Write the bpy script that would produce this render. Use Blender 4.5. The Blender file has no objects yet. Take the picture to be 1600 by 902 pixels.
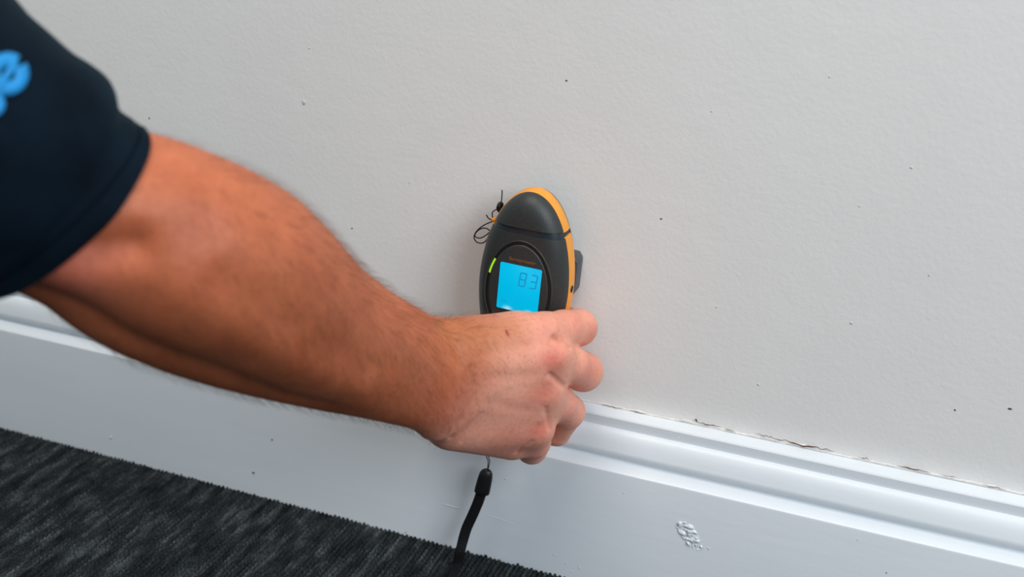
import bpy, bmesh, math, random
import numpy as np
from mathutils import Vector, Matrix
from mathutils.bvhtree import BVHTree

random.seed(7)
rng = np.random.default_rng(7)
scene = bpy.context.scene
COL = scene.collection

# ------------------------------------------------------------------ camera
# world axes: x along the wall (right), y into the wall (wall face at y = 0), z up, floor at z = 0
FPX, CX, CY = 1700.0, 800.0, 451.0
M = np.array([[0.93913702, 0.17495775, -0.29565425],
              [0.33837658, -0.32239891, 0.88405895],
              [0.05935436, -0.93029497, -0.36197836]])
CAM = np.array([0.21897164, -0.68956598, 0.4922458])
cam_data = bpy.data.cameras.new('camera')
cam_data.sensor_width = 36.0
cam_data.lens = FPX / 1600 * 36
cam_data.clip_start = 0.02
cam_data.dof.use_dof = True
cam_data.dof.focus_distance = 0.735
cam_data.dof.aperture_fstop = 5.0
cam = bpy.data.objects.new('camera', cam_data)
COL.objects.link(cam)
_R = Matrix(((M[0, 0], -M[0, 1], -M[0, 2]), (M[1, 0], -M[1, 1], -M[1, 2]), (M[2, 0], -M[2, 1], -M[2, 2])))
cam.matrix_world = Matrix.Translation(Vector(CAM)) @ _R.to_4x4()
scene.camera = cam

# ------------------------------------------------------------------ light
world = bpy.data.worlds.new('room_light')
scene.world = world
world.use_nodes = True
world.node_tree.nodes['Background'].inputs[0].default_value = (0.80, 0.90, 1.0, 1)
world.node_tree.nodes['Background'].inputs[1].default_value = 0.36


def area(name, loc, target, sx, sy, power, col):
    d = bpy.data.lights.new(name, 'AREA')
    d.shape = 'RECTANGLE'
    d.size, d.size_y, d.energy, d.color = sx, sy, power, col
    o = bpy.data.objects.new(name, d)
    COL.objects.link(o)
    o.location = loc
    o.rotation_euler = (Vector(target) - Vector(loc)).to_track_quat('-Z', 'Y').to_euler()
    return o


area('window_light', (1.95, -1.5, 1.7), (0.1, 0, 0.25), 1.3, 1.5, 51, (0.90, 0.95, 1.0))
area('ceiling_light', (-0.1, -0.9, 2.4), (-0.1, -0.5, 0), 1.3, 0.9, 28, (1.0, 0.93, 0.83))
vs = scene.view_settings
vs.view_transform = 'Standard'
vs.look = 'None'
vs.exposure = 0.0
vs.gamma = 1.0
vs.use_curve_mapping = False


# ------------------------------------------------------------------ helpers
def ray(px, py):
    return M @ np.array([(px - CX) / FPX, (py - CY) / FPX, 1.0])


def P(px, py, off=0.0):
    """point seen at a pixel, `off` metres in front of the wall face"""
    r = ray(px, py)
    return CAM + r * ((-off - CAM[1]) / r[1])


def PD(px, py, depth):
    return CAM + ray(px, py) * depth


def PF(px, py, z=0.0):
    r = ray(px, py)
    return CAM + r * ((z - CAM[2]) / r[2])


def proj(p):
    c = (np.asarray(p) - CAM) @ M
    return np.stack([c[..., 0] / c[..., 2] * FPX + CX, c[..., 1] / c[..., 2] * FPX + CY, c[..., 2]], -1)


def srgb(r, g, b):
    f = lambda c: (c / 255 / 12.92) if c / 255 <= 0.04045 else ((c / 255 + 0.055) / 1.055) ** 2.4
    return (f(r), f(g), f(b), 1.0)


class NT:
    def __init__(self, name):
        self.m = bpy.data.materials.new(name)
        self.m.use_nodes = True
        self.t = self.m.node_tree
        self.b = self.t.nodes['Principled BSDF']

    def n(self, kind, **kw):
        nd = self.t.nodes.new(kind)
        for k, v in kw.items():
            if k in nd.inputs:
                nd.inputs[k].default_value = v
            else:
                setattr(nd, k, v)
        return nd

    def l(self, a, b):
        self.t.links.new(a, b)

    def coord(self, scale=(1, 1, 1)):
        tc = self.n('ShaderNodeTexCoord')
        mp = self.n('ShaderNodeMapping')
        mp.inputs['Scale'].default_value = scale
        self.l(tc.outputs['Object'], mp.inputs['Vector'])
        return mp.outputs['Vector']

    def noise(self, scale, detail=4, vscale=(1, 1, 1), rough=0.5):
        nd = self.n('ShaderNodeTexNoise')
        nd.inputs['Scale'].default_value = scale
        nd.inputs['Detail'].default_value = detail
        nd.inputs['Roughness'].default_value = rough
        self.l(self.coord(vscale), nd.inputs['Vector'])
        return nd.outputs['Fac']

    def ramp(self, fac, stops):
        r = self.n('ShaderNodeValToRGB')
        el = r.color_ramp.elements
        while len(el) < len(stops):
            el.new(0.5)
        for e, (p, c) in zip(el, stops):
            e.position, e.color = p, c
        self.l(fac, r.inputs['Fac'])
        return r.outputs['Color']

    def mix(self, fac, a, b, mode='MIX'):
        nd = self.n('ShaderNodeMix', data_type='RGBA', blend_type=mode)
        for sock, v in ((nd.inputs[0], fac), (nd.inputs[6], a), (nd.inputs[7], b)):
            if hasattr(v, 'default_value') or hasattr(v, 'is_linked'):
                self.l(v, sock)
            else:
                sock.default_value = v
        return nd.outputs[2]

    def bump(self, fac, strength, dist, prev=None):
        nd = self.n('ShaderNodeBump')
        nd.inputs['Strength'].default_value = strength
        nd.inputs['Distance'].default_value = dist
        self.l(fac, nd.inputs['Height'])
        if prev is not None:
            self.l(prev, nd.inputs['Normal'])
        self.l(nd.outputs['Normal'], self.b.inputs['Normal'])
        return nd.outputs['Normal']


def simple(name, col, rough=0.5, vary=0.12, nscale=300, bump=0.0, bdist=0.0003, spec=0.5, metallic=0.0):
    """plain procedural material: a base colour with a faint noise in tone and relief"""
    m = NT(name)
    dark = tuple(c * (1 - vary) for c in col[:3]) + (1,)
    light = tuple(min(1, c * (1 + vary)) for c in col[:3]) + (1,)
    f = m.noise(nscale, 3)
    m.l(m.ramp(f, [(0.3, dark), (0.7, light)]), m.b.inputs['Base Color'])
    m.b.inputs['Roughness'].default_value = rough
    m.b.inputs['Specular IOR Level'].default_value = spec
    m.b.inputs['Metallic'].default_value = metallic
    if bump:
        m.bump(m.noise(nscale * 3, 3), bump, bdist)
    return m.m


def emissive(name, col, strength, base=(0.01, 0.01, 0.01, 1)):
    m = NT(name)
    m.b.inputs['Base Color'].default_value = base
    m.b.inputs['Emission Color'].default_value = col
    m.b.inputs['Emission Strength'].default_value = strength
    m.b.inputs['Roughness'].default_value = 0.25
    return m.m


def link(name, me, mat=None, parent=None, smooth=True):
    if mat is not None and not me.materials:
        me.materials.append(mat)
    o = bpy.data.objects.new(name, me)
    COL.objects.link(o)
    if parent is not None:
        o.parent = parent
    if smooth and len(me.polygons):
        me.polygons.foreach_set('use_smooth', [True] * len(me.polygons))
    return o


def mesh_np(name, V, F):
    me = bpy.data.meshes.new(name)
    V = np.asarray(V, dtype=np.float32)
    if isinstance(F, np.ndarray) and F.ndim == 2:
        k = F.shape[1]
        me.vertices.add(len(V))
        me.vertices.foreach_set('co', V.ravel())
        me.loops.add(F.size)
        me.loops.foreach_set('vertex_index', F.ravel().astype(np.int32))
        me.polygons.add(len(F))
        me.polygons.foreach_set('loop_start', np.arange(0, F.size, k, dtype=np.int32))
        me.update(calc_edges=True)
        me.validate()
    else:
        me.from_pydata([tuple(map(float, v)) for v in V], [], [tuple(map(int, f)) for f in F])
        me.update()
    return me


def bm_mesh(bm, name, recalc=True):
    if recalc:
        bmesh.ops.recalc_face_normals(bm, faces=bm.faces[:])
    me = bpy.data.meshes.new(name)
    bm.to_mesh(me)
    bm.free()
    return me


def rings_mesh(rings, cap=True, closed=True):
    """loft a list of equal-length vertex rings"""
    n = len(rings[0])
    V = np.concatenate([np.asarray(r, float) for r in rings])
    F = []
    for i in range(len(rings) - 1):
        for j in range(n if closed else n - 1):
            a, b = i * n + j, i * n + (j + 1) % n
            F.append((a, b, b + n, a + n))
    if cap:
        F.append(tuple(range(n - 1, -1, -1)))
        F.append(tuple((len(rings) - 1) * n + j for j in range(n)))
    return V, F


def catmull(pts, per=8):
    pts = [np.asarray(p, float) for p in pts]
    pts = [2 * pts[0] - pts[1]] + pts + [2 * pts[-1] - pts[-2]]
    out = []
    for i in range(1, len(pts) - 2):
        p0, p1, p2, p3 = pts[i - 1:i + 3]
        for k in range(per):
            t = k / per
            out.append(0.5 * (2 * p1 + (p2 - p0) * t + (2 * p0 - 5 * p1 + 4 * p2 - p3) * t * t
                              + (3 * p1 - p0 - 3 * p2 + p3) * t ** 3))
    out.append(pts[-2])
    return np.array(out)


def tube(path, r, sides=8, r2=None, side_dir=None, wob=None):
    """tube along a path; r (across side_dir) and r2 (thickness) may be arrays"""
    path = np.asarray(path, float)
    n = len(path)
    r = np.broadcast_to(r, n)
    r2 = r if r2 is None else np.broadcast_to(r2, n)
    T = np.gradient(path, axis=0)
    T /= np.linalg.norm(T, axis=1)[:, None]
    ref = np.array([0.3, 0.9, 0.25]) if side_dir is None else np.asarray(side_dir, float)
    rings = []
    prev = None
    for i in range(n):
        s = ref if (prev is None or side_dir is not None) else prev
        s = s - T[i] * (s @ T[i])
        s /= np.linalg.norm(s)
        prev = s
        b = np.cross(T[i], s)
        a = np.linspace(0, 2 * np.pi, sides, endpoint=False)
        rings.append(path[i] + np.cos(a)[:, None] * s * r[i] + np.sin(a)[:, None] * b * r2[i])
    return rings_mesh(rings)


def tag(o, label=None, cat=None, group=None, kind=None):
    for k, v in (('label', label), ('category', cat), ('group', group), ('kind', kind)):
        if v:
            o[k] = v
    return o


def empty(name, loc=(0, 0, 0)):
    o = bpy.data.objects.new(name, None)
    o.empty_display_size = 0.02
    COL.objects.link(o)
    o.location = loc
    return o


# ------------------------------------------------------------------ setting: wall
def wall_material():
    m = NT('painted_plaster')
    big = m.noise(3.0, 3)
    m.l(m.ramp(big, [(0.3, (0.775, 0.770, 0.755, 1)), (0.7, (0.815, 0.81, 0.795, 1))]), m.b.inputs['Base Color'])
    m.b.inputs['Roughness'].default_value = 0.62
    m.b.inputs['Specular IOR Level'].default_value = 0.3
    a = m.bump(m.noise(280, 4, rough=0.55), 0.20, 0.0009)
    b = m.bump(m.noise(60, 3), 0.12, 0.0014, a)
    m.bump(m.noise(16, 2), 0.12, 0.004, b)
    return m.m


def box_bm(x0, x1, y0, y1, z0, z1):
    bm = bmesh.new()
    bmesh.ops.create_cube(bm, size=1)
    bmesh.ops.scale(bm, vec=(x1 - x0, y1 - y0, z1 - z0), verts=bm.verts)
    bmesh.ops.translate(bm, vec=((x0 + x1) / 2, (y0 + y1) / 2, (z0 + z1) / 2), verts=bm.verts)
    return bm


wall = link('wall_back', bm_mesh(box_bm(-2.6, 2.6, 0, 0.12, -0.02, 2.5), 'wall_back'), wall_material(), smooth=False)
tag(wall, 'pale grey painted plaster wall with small specks', kind='structure')

speck_mat = simple('dark_speck', srgb(70, 62, 55), 0.8)
chip_mat = simple('bare_plaster', srgb(206, 204, 200), 0.7, bump=0.4)


def blob_mesh(name, sx, sy, sz, seed, sub=2, jitter=0.28):
    bm = bmesh.new()
    bmesh.ops.create_icosphere(bm, subdivisions=sub, radius=1)
    r = random.Random(seed)
    for v in bm.verts:
        k = 1 + r.uniform(-jitter, jitter)
        v.co = Vector((v.co.x * sx * k, v.co.y * sy, v.co.z * sz * k))
    return bm_mesh(bm, name)


for i, (px, py, w, h, dk) in enumerate([
        (885, 126, 3.2, 2.0, 1), (1033, 342, 3.0, 2.2, 1), (233, 185, 2.6, 3.4, 1), (475, 160, 6, 8, 0),
        (550, 357, 2.4, 2.4, 1), (483, 75, 3, 2, 0), (1112, 174, 3, 2, 0), (1578, 639, 6, 3, 1),
        (1492, 641, 3, 2.4, 1), (1343, 322, 3, 2, 0), (1185, 601, 4, 2.6, 0), (1424, 262, 4, 3, 0),
        (1296, 120, 3, 2, 0), (1330, 505, 4, 4, 0), (1452, 430, 3, 3, 0), (1120, 480, 3, 3, 0), (640, 285, 3, 2, 0)]):
    p = P(px, py)
    k = 0.00023
    o = link('paint_speck', blob_mesh('paint_speck', w * k, 0.0004, h * k, i), speck_mat if dk else chip_mat, wall)
    o.location = p

# ------------------------------------------------------------------ setting: baseboard
BT = 0.1332   # top of the board against the wall
prof = [(0.0, BT + 0.0005), (0.0105, BT - 0.0015), (0.0112, BT - 0.0025), (0.0112, BT - 0.0098)]
for q in catmull([(a, BT - b, 0) for a, b in [(.0114, .0100), (.0130, .0104), (.0152, .0124), (.0170, .0153), (.0184, .0188), (.0194, .0220), (.0200, .0244), (.0196, .0270),
                                               (.0180, .0290), (.0162, .0305), (.0168, .0319), (.0196, .0328)]], 3):   # swelling moulding that ends slightly undercut
    prof.append((q[0], q[1]))
prof += [(0.0222, BT - 0.0330), (0.0266, BT - 0.0349), (0.0276, BT - 0.0357), (0.0280, BT - 0.0372), (0.0280, -0.01), (0.0, -0.01)]
prof = np.array(prof)
xs = np.arange(-2.6, 2.601, 0.04)
rings = []
for i, x in enumerate(xs):
    wob = 0.0003 * math.sin(x * 9.3) + 0.0002 * math.sin(x * 23.1 + 1)
    rings.append(np.stack([np.full(len(prof), x), -prof[:, 0] - wob * (prof[:, 0] > 0.005), prof[:, 1]], 1))
V, F = rings_mesh(rings)


def board_material():
    m = NT('white_gloss_paint')
    m.l(m.ramp(m.noise(5, 3), [(0.3, (0.70, 0.755, 0.80, 1)), (0.7, (0.735, 0.785, 0.825, 1))]), m.b.inputs['Base Color'])
    m.b.inputs['Roughness'].default_value = 0.36
    m.b.inputs['Specular IOR Level'].default_value = 0.45
    a = m.bump(m.noise(120, 4, vscale=(0.12, 1, 1)), 0.13, 0.0010)
    b = m.bump(m.noise(30, 3, vscale=(0.3, 1, 1)), 0.2, 0.002, a)
    m.bump(m.noise(420, 2), 0.06, 0.0006, b)
    return m.m


board_mat = board_material()
me = mesh_np('baseboard_back', V, F)
baseboard = link('baseboard_back', me, board_mat)
tag(baseboard, 'white gloss painted moulded baseboard along the wall', kind='structure')
me.set_sharp_from_angle(angle=math.radians(28))

# ragged caulk bead and the crack between wall and board
caulk_mat = simple('old_caulk', srgb(222, 221, 218), 0.75, vary=0.1, nscale=180, bump=0.6, bdist=0.0006)
crack_mat = simple('open_crack', srgb(92, 62, 50), 0.95, vary=0.4, nscale=200)
cx = np.arange(-1.2, 1.2, 0.0016)
r1 = rng.normal(0, 1, len(cx))
r1 = np.convolve(r1, np.ones(5) / 5, 'same')
r2 = np.convolve(rng.normal(0, 1, len(cx)), np.ones(25) / 25, 'same')
path = np.stack([cx, np.full(len(cx), -0.0004), BT + 0.0012 + 0.0006 * r1 + 0.0015 * r2], 1)
V, F = tube(path, np.clip(0.0008 + 0.0007 * np.abs(r1) + 0.0008 * r2, 0.0003, 0.0022), 6, np.full(len(cx), 0.0006), side_dir=(0, 0, 1))
link('caulk_bead', mesh_np('caulk_bead', V, F), caulk_mat, baseboard)
for (pa, pb, w) in [((1085, 659), (1128, 668), 1.6), ((1132, 670), (1150, 675), 1.2), ((1180, 677), (1225, 690), 1.5), ((1212, 687), (1305, 706), 2.2),
                    ((1340, 714), (1362, 719), 1.1), ((1400, 728), (1455, 739), 2.0), ((1470, 742), (1500, 748), 0.9), ((1086, 655), (1090, 660), 2.4),
                    ((940, 632), (975, 640), 1.0), ((985, 642), (1010, 647), 1.0), ((1535, 757), (1570, 765), 0.9)]:
    n = 14
    pts = []
    for t in np.linspace(0, 1, n):
        q = P(pa[0] + (pb[0] - pa[0]) * t, pa[1] + (pb[1] - pa[1]) * t, 0.0013)
        q[2] += rng.normal(0, 0.00035)
        pts.append(q)
    rr = 0.00018 * w * np.clip(np.sin(np.linspace(0.15, 2.99, n)) * rng.uniform(0.6, 1.3, n), 0.15, 2)
    V, F = tube(catmull(pts, 3), np.interp(np.linspace(0, 1, (n - 1) * 3 + 1), np.linspace(0, 1, n), rr), 5)
    link('crack', mesh_np('crack', V, F), crack_mat, baseboard)

# gouge where the paint has been knocked off the board
gn = 60
gx, gz = np.meshgrid(np.linspace(-1, 1, gn), np.linspace(-1, 1, gn), indexing='ij')


def vnoise(x, z, seed, cells):
    r = np.random.default_rng(seed).uniform(0, 1, (cells + 2, cells + 2))
    fx, fz = (x + 1) / 2 * cells, (z + 1) / 2 * cells
    i, j = np.clip(fx.astype(int), 0, cells), np.clip(fz.astype(int), 0, cells)
    u, v = fx - i, fz - j
    u, v = u * u * (3 - 2 * u), v * v * (3 - 2 * v)
    return (r[i, j] * (1 - u) * (1 - v) + r[i + 1, j] * u * (1 - v) + r[i, j + 1] * (1 - u) * v + r[i + 1, j + 1] * u * v)


gmask = np.clip(1.25 - np.sqrt(((gx * 0.9 + gz * 0.5) / 0.62) ** 2 + ((gz * 0.9 - gx * 0.35) / 0.95) ** 2) + 0.9 * (vnoise(gx, gz, 3, 7) - 0.5), 0, 0.35) / 0.35
gh = gmask * (np.abs(vnoise(gx, gz * 1.0, 5, 6) - 0.5) * 1.3 + np.abs(vnoise(gx, gz, 8, 13) - 0.5) * 0.5) * 0.0030 - 0.0003
gc = P(1076, 836, 0.0280)
V = np.stack([gc[0] + gx * 0.0105, gc[1] - gh, gc[2] + gz * 0.0100], -1).reshape(-1, 3)
idx = np.arange(gn * gn).reshape(gn, gn)
F = np.stack([idx[:-1, :-1], idx[1:, :-1], idx[1:, 1:], idx[:-1, 1:]], -1).reshape(-1, 4)
link('gouge', mesh_np('gouge', V, F), board_mat, baseboard)
for i, (px, py, w, h, dk) in enumerate([(867, 867, 7, 3.5, 0), (885, 881, 4, 3, 0), (905, 887, 5, 4, 0), (893, 893, 4, 3, 0), (173, 684, 4, 8, 0),
                                        (396, 739, 7, 2.6, 1), (1300, 738, 2, 3, 0), (1107, 857, 4, 2.4, 0), (975, 770, 3, 2, 0), (1165, 790, 3, 2, 0),
                                        (425, 687, 3, 2, 1), (790, 748, 4, 2, 0), (1340, 843, 3, 2, 0), (1385, 895, 3, 2, 1), (1060, 684, 3, 2, 0)]):
    p = P(px, py, 0.0280 if py > 655 + 0.24 * (px - 600) else 0.0195)
    o = link('paint_chip', blob_mesh('paint_chip', w * 0.00021, 0.0007, h * 0.00021, 40 + i), speck_mat if dk else chip_mat, baseboard)
    o.location = p
for (pa, pb, w) in [((748, 800), (812, 822), 1.0), ((690, 788), (720, 795), 0.8), ((905, 770), (935, 790), 0.6), ((1250, 850), (1330, 862), 0.5)]:
    q = [P(pa[0] + (pb[0] - pa[0]) * t, pa[1] + (pb[1] - pa[1]) * t, 0.0281) for t in np.linspace(0, 1, 6)]
    V, F = tube(q, 0.0003 * w * np.sin(np.linspace(0.2, 2.9, 6)), 5)
    link('brush_ridge', mesh_np('brush_ridge', V, F), board_mat, baseboard)


# ------------------------------------------------------------------ setting: carpeted floor
def carpet_material(ribs):
    m = NT('charcoal_loop_carpet')
    s = m.noise(110, 5, vscale=(1, 0.22, 1), rough=0.7)
    f = m.noise(900, 2)
    c1 = m.ramp(s, [(0.36, srgb(20, 24, 28)), (0.52, srgb(43, 48, 51)), (0.70, srgb(84, 90, 90))])
    c2 = m.ramp(f, [(0.35, srgb(38, 40, 44)), (0.5, srgb(128, 132, 134)), (0.70, srgb(235, 238, 235))])
    m.l(m.mix(0.75, c1, c2, 'MULTIPLY'), m.b.inputs['Base Color'])
    mul = m.b.inputs['Base Color'].links[0].from_node
    g = m.n('ShaderNodeMix', data_type='RGBA', blend_type='ADD')
    g.inputs[0].default_value = 1.0
    m.l(mul.outputs[2], g.inputs[6])
    m.l(mul.outputs[2], g.inputs[7])
    m.l(g.outputs[2], m.b.inputs['Base Color'])
    m.b.inputs['Roughness'].default_value = 0.95
    m.b.inputs['Specular IOR Level'].default_value = 0.15
    if ribs:
        w = m.n('ShaderNodeTexWave', wave_type='BANDS', bands_direction='X')
        w.inputs['Scale'].default_value = 1 / 0.0037 / 3.1831
        m.l(m.coord(), w.inputs['Vector'])
        a = m.bump(w.outputs['Fac'], 0.9, 0.003)
        m.bump(m.noise(600, 2), 0.8, 0.002, a)
    else:
        m.bump(m.noise(1500, 2), 0.6, 0.0008)
    return m.m


X0, X1, Y0 = -1.15, 0.45, -0.52
floor_bm = box_bm(-2.6, 2.6, -3.2, 0.12, -0.08, -0.003)
floor = link('floor', bm_mesh(floor_bm, 'floor'), carpet_material(True), smooth=False)
tag(floor, 'charcoal ribbed loop-pile carpet floor', kind='structure')
RIB, LOOP = 0.0037, 0.0042
gx = np.arange(X0, X1, 0.00085)
gy = np.arange(Y0, -0.0265, 0.0011)
nx_, ny_ = len(gx), len(gy)
ribi = np.floor(gx / RIB).astype(int)
ribi -= ribi.min()
ph = rng.uniform(0, 1, ribi.max() + 1)
amp = rng.uniform(0.75, 1.15, (ribi.max() + 1, int((0 - Y0) / LOOP) + 4))
hx = np.abs(np.sin(np.pi * gx / RIB)) ** 0.7
ly = (gy - Y0) / LOOP
lyy = ly[None, :] + ph[ribi][:, None]
li = np.floor(lyy).astype(int)
hy = np.abs(np.sin(np.pi * lyy)) ** 0.8
H = hx[:, None] * (0.45 + 0.55 * hy * amp[ribi[:, None], li]) * 0.0042 - 0.0026
H += rng.normal(0, 0.00022, H.shape)
jx = rng.normal(0, 0.00012, H.shape)
jy = rng.normal(0, 0.00016, H.shape)
V = np.stack([gx[:, None] + jx, np.minimum(gy[None, :] + jy, -0.0265), H], -1).reshape(-1, 3)
idx = np.arange(nx_ * ny_).reshape(nx_, ny_)
F = np.stack([idx[:-1, :-1], idx[1:, :-1], idx[1:, 1:], idx[:-1, 1:]], -1).reshape(-1, 4)
pile = link('carpet_pile', mesh_np('carpet_pile', V, F), carpet_material(False), floor)
tag(pile, 'charcoal ribbed loop pile', kind='stuff')
for (px, py, c, ln) in [(633, 833, (190, 60, 60), 6), (706, 852, (190, 140, 50), 4)]:
    a = PF(px, py, 0.002)
    V, F = tube(catmull([a, a + [0.0012, 0.001, 0.001], a + [0.0026, 0.0016, 0.0004]], 5), 0.0004, 5)
    link('lint_fibre', mesh_np('lint_fibre', V, F), simple('lint', srgb(*c), 0.9), floor)

# ------------------------------------------------------------------ moisture meter
MX, MZ = 0.0073, 0.226
A_, B_UP, B_DN = 0.0325, 0.068, 0.083
m_shell = simple('dark_grey_plastic', srgb(46, 50, 50), 0.46, 0.1, 500, bump=0.35, bdist=0.0004)
m_back = simple('grey_back_plastic', srgb(66, 71, 76), 0.45, 0.08, 300, bump=0.1)
m_orange = simple('orange_rubber', srgb(238, 158, 52), 0.45, 0.05, 200, bump=0.12, bdist=0.0002)
m_black = simple('black_plastic', srgb(17, 19, 21), 0.35, 0.1, 300)
m_lcd = None
meter = empty('moisture_meter', (MX, 0, MZ))
meter.rotation_euler = (0, math.radians(2.0), 0)
tag(meter, 'dark grey and orange handheld moisture meter with lit blue screen, held against the wall', 'moisture meter')


def outline(inset, n=128):
    a = np.linspace(0, 2 * np.pi, n, endpoint=False)
    x = (A_ - inset) * np.cos(a)
    s = np.sin(a)
    z = np.where(s >= 0, (B_UP - inset) * s, (B_DN - inset) * s)
    x = np.where(s < 0, x * (1 - 0.22 * np.abs(s) ** 1.3), x)   # the handle narrows downwards
    return x, z


def shell(layers, n=128):
    rings = []
    for inset, off in layers:
        x, z = outline(inset, n)
        rings.append(np.stack([x, np.full(n, -off), z], 1))
    return rings_mesh(rings)


def cut_part(name, layers, mat, z0=None, z1=None):
    V, F = shell(layers)
    bm = bmesh.new()
    vs_ = [bm.verts.new(v) for v in V]
    for f in F:
        bm.faces.new([vs_[i] for i in f])
    for z, keep_up in ((z0, True), (z1, False)):
        if z is None:
            continue
        g = bm.verts[:] + bm.edges[:] + bm.faces[:]
        r = bmesh.ops.bisect_plane(bm, geom=g, plane_co=(0, 0, z), plane_no=(0, 0, 1), clear_inner=keep_up, clear_outer=not keep_up)
        ed = [e for e in r['geom_cut'] if isinstance(e, bmesh.types.BMEdge)]
        bmesh.ops.edgeloop_fill(bm, edges=ed)
    me = bm_mesh(bm, name)
    o = link(name, me, mat, meter)
    me.set_sharp_from_angle(angle=math.radians(40))
    return o


GZ0, GZ1 = 0.0402, 0.0448      # groove between cap and body
core = [(0.0012, 0.0207), (0.0012, 0.034), (0.004, 0.0384), (0.009, 0.0412), (0.016, 0.0424)]
cut_part('core', core, simple('blue_black_plastic', srgb(36, 46, 52), 0.3, 0.1, 300), 0.036, 0.049)
front = [(0.0006, 0.0330), (0.0014, 0.0358), (0.0032, 0.0385), (0.0058, 0.0408), (0.0090, 0.0424), (0.0130, 0.0433), (0.0190, 0.0437)]
cap_o = cut_part('cap', front, m_shell, z0=GZ1)
body_o = cut_part('body', front, m_shell, z1=GZ0)
band = [(0.0010, 0.0205), (0.0, 0.0215), (-0.0003, 0.0260), (0.0, 0.0312), (0.0008, 0.0332)]
cut_part('bumper_band', band, m_orange, z0=GZ1 - 0.0006)['label'] = 'orange rubber band around the cap'
band_o = cut_part('bumper_band', band, m_orange, z1=GZ0 + 0.0006)
band_o['label'] = 'orange rubber band around the body'
back = [(0.010, 0.0140), (0.0042, 0.0148), (0.0016, 0.0168), (0.0008, 0.0208)]
cut_part('back_shell', back, m_back)
# standoff block on the back that rests on the wall
bm = bmesh.new()
poly = [(-0.020, 0.010), (-0.020, -0.022), (0.016, -0.022), (0.0255, -0.0140), (0.0312, -0.004), (0.0312, 0.0185), (0.0285, 0.0225), (0.010, 0.0225)]
lo = [bm.verts.new((x, -0.0004, z)) for x, z in poly]
hi = [bm.verts.new((x, -0.0150, z)) for x, z in poly]
bm.faces.new(lo)
bm.faces.new(hi[::-1])
for i in range(len(poly)):
    j = (i + 1) % len(poly)
    bm.faces.new((lo[i], lo[j], hi[j], hi[i]))
bmesh.ops.recalc_face_normals(bm, faces=bm.faces[:])
bmesh.ops.bevel(bm, geom=bm.edges[:] + bm.verts[:], offset=0.0012, segments=2, affect='EDGES', profile=0.5)
link('sensor_block', bm_mesh(bm, 'sensor_block'), m_back, meter)

# raised elliptical panel around the screen with the light ring in its groove
FY = -0.0437


def ell_ring(name, cz, layers, mat, a0=0, a1=360, n=96, parent=meter):
    """ellipse cross-sections (a, b, off) lofted; open arc when a1-a0 < 360"""
    full = a1 - a0 >= 360
    ang = np.radians(np.linspace(a0, a1, n, endpoint=not full))
    rings = [np.stack([a * np.cos(ang), np.full(n, -o), cz + b * np.sin(ang)], 1) for a, b, o in layers]
    V, F = rings_mesh(rings, cap=False, closed=full)
    if not full:
        k = len(rings)
        F.append(tuple(i * n for i in range(k)))
        F.append(tuple(i * n + n - 1 for i in range(k))[::-1])
    bm = bmesh.new()
    vv = [bm.verts.new(v) for v in V]
    for f in F:
        bm.faces.new([vv[i] for i in f])
    me = bm_mesh(bm, name)
    o = link(name, me, mat, parent)
    me.set_sharp_from_angle(angle=math.radians(40))
    return o


PC = 0.0005
ell_ring('light_ring', PC, [(0.0212, 0.0332, 0.0425), (0.0212, 0.0332, 0.04415), (0.0220, 0.0341, 0.0443), (0.0231, 0.0353, 0.04415), (0.0231, 0.0353, 0.0425)], m_black)
ell_ring('rim', PC, [(0.0231, 0.0353, 0.0420), (0.0231, 0.0353, 0.0440), (0.0235, 0.0357, 0.0443), (0.0239, 0.0361, 0.0439), (0.0242, 0.0364, 0.0420)], m_shell)
led = ell_ring('indicator_light', PC, [(0.0214, 0.0335, 0.0438), (0.0214, 0.0335, 0.0443), (0.0221, 0.0342, 0.0445), (0.0227, 0.0349, 0.0443), (0.0227, 0.0349, 0.0438)],
               emissive('green_led', (0.36, 0.72, 0.02, 1), 1.0), 144, 164, 14)
led['label'] = 'lit green indicator light'
n = 96
ang = np.linspace(0, 2 * np.pi, n, endpoint=False)
rings = [np.stack([a * np.cos(ang), np.full(n, -o), PC + b * np.sin(ang)], 1) for a, b, o in
         [(0.0212, 0.0332, 0.0425), (0.0212, 0.0332, 0.0441), (0.0207, 0.0327, 0.0446), (0.0200, 0.0320, 0.0447)]]
V, F = rings_mesh(rings)
me = mesh_np('screen_panel', V, F)
panel = link('screen_panel', me, m_shell, meter)
me.set_sharp_from_angle(angle=math.radians(50))


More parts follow.
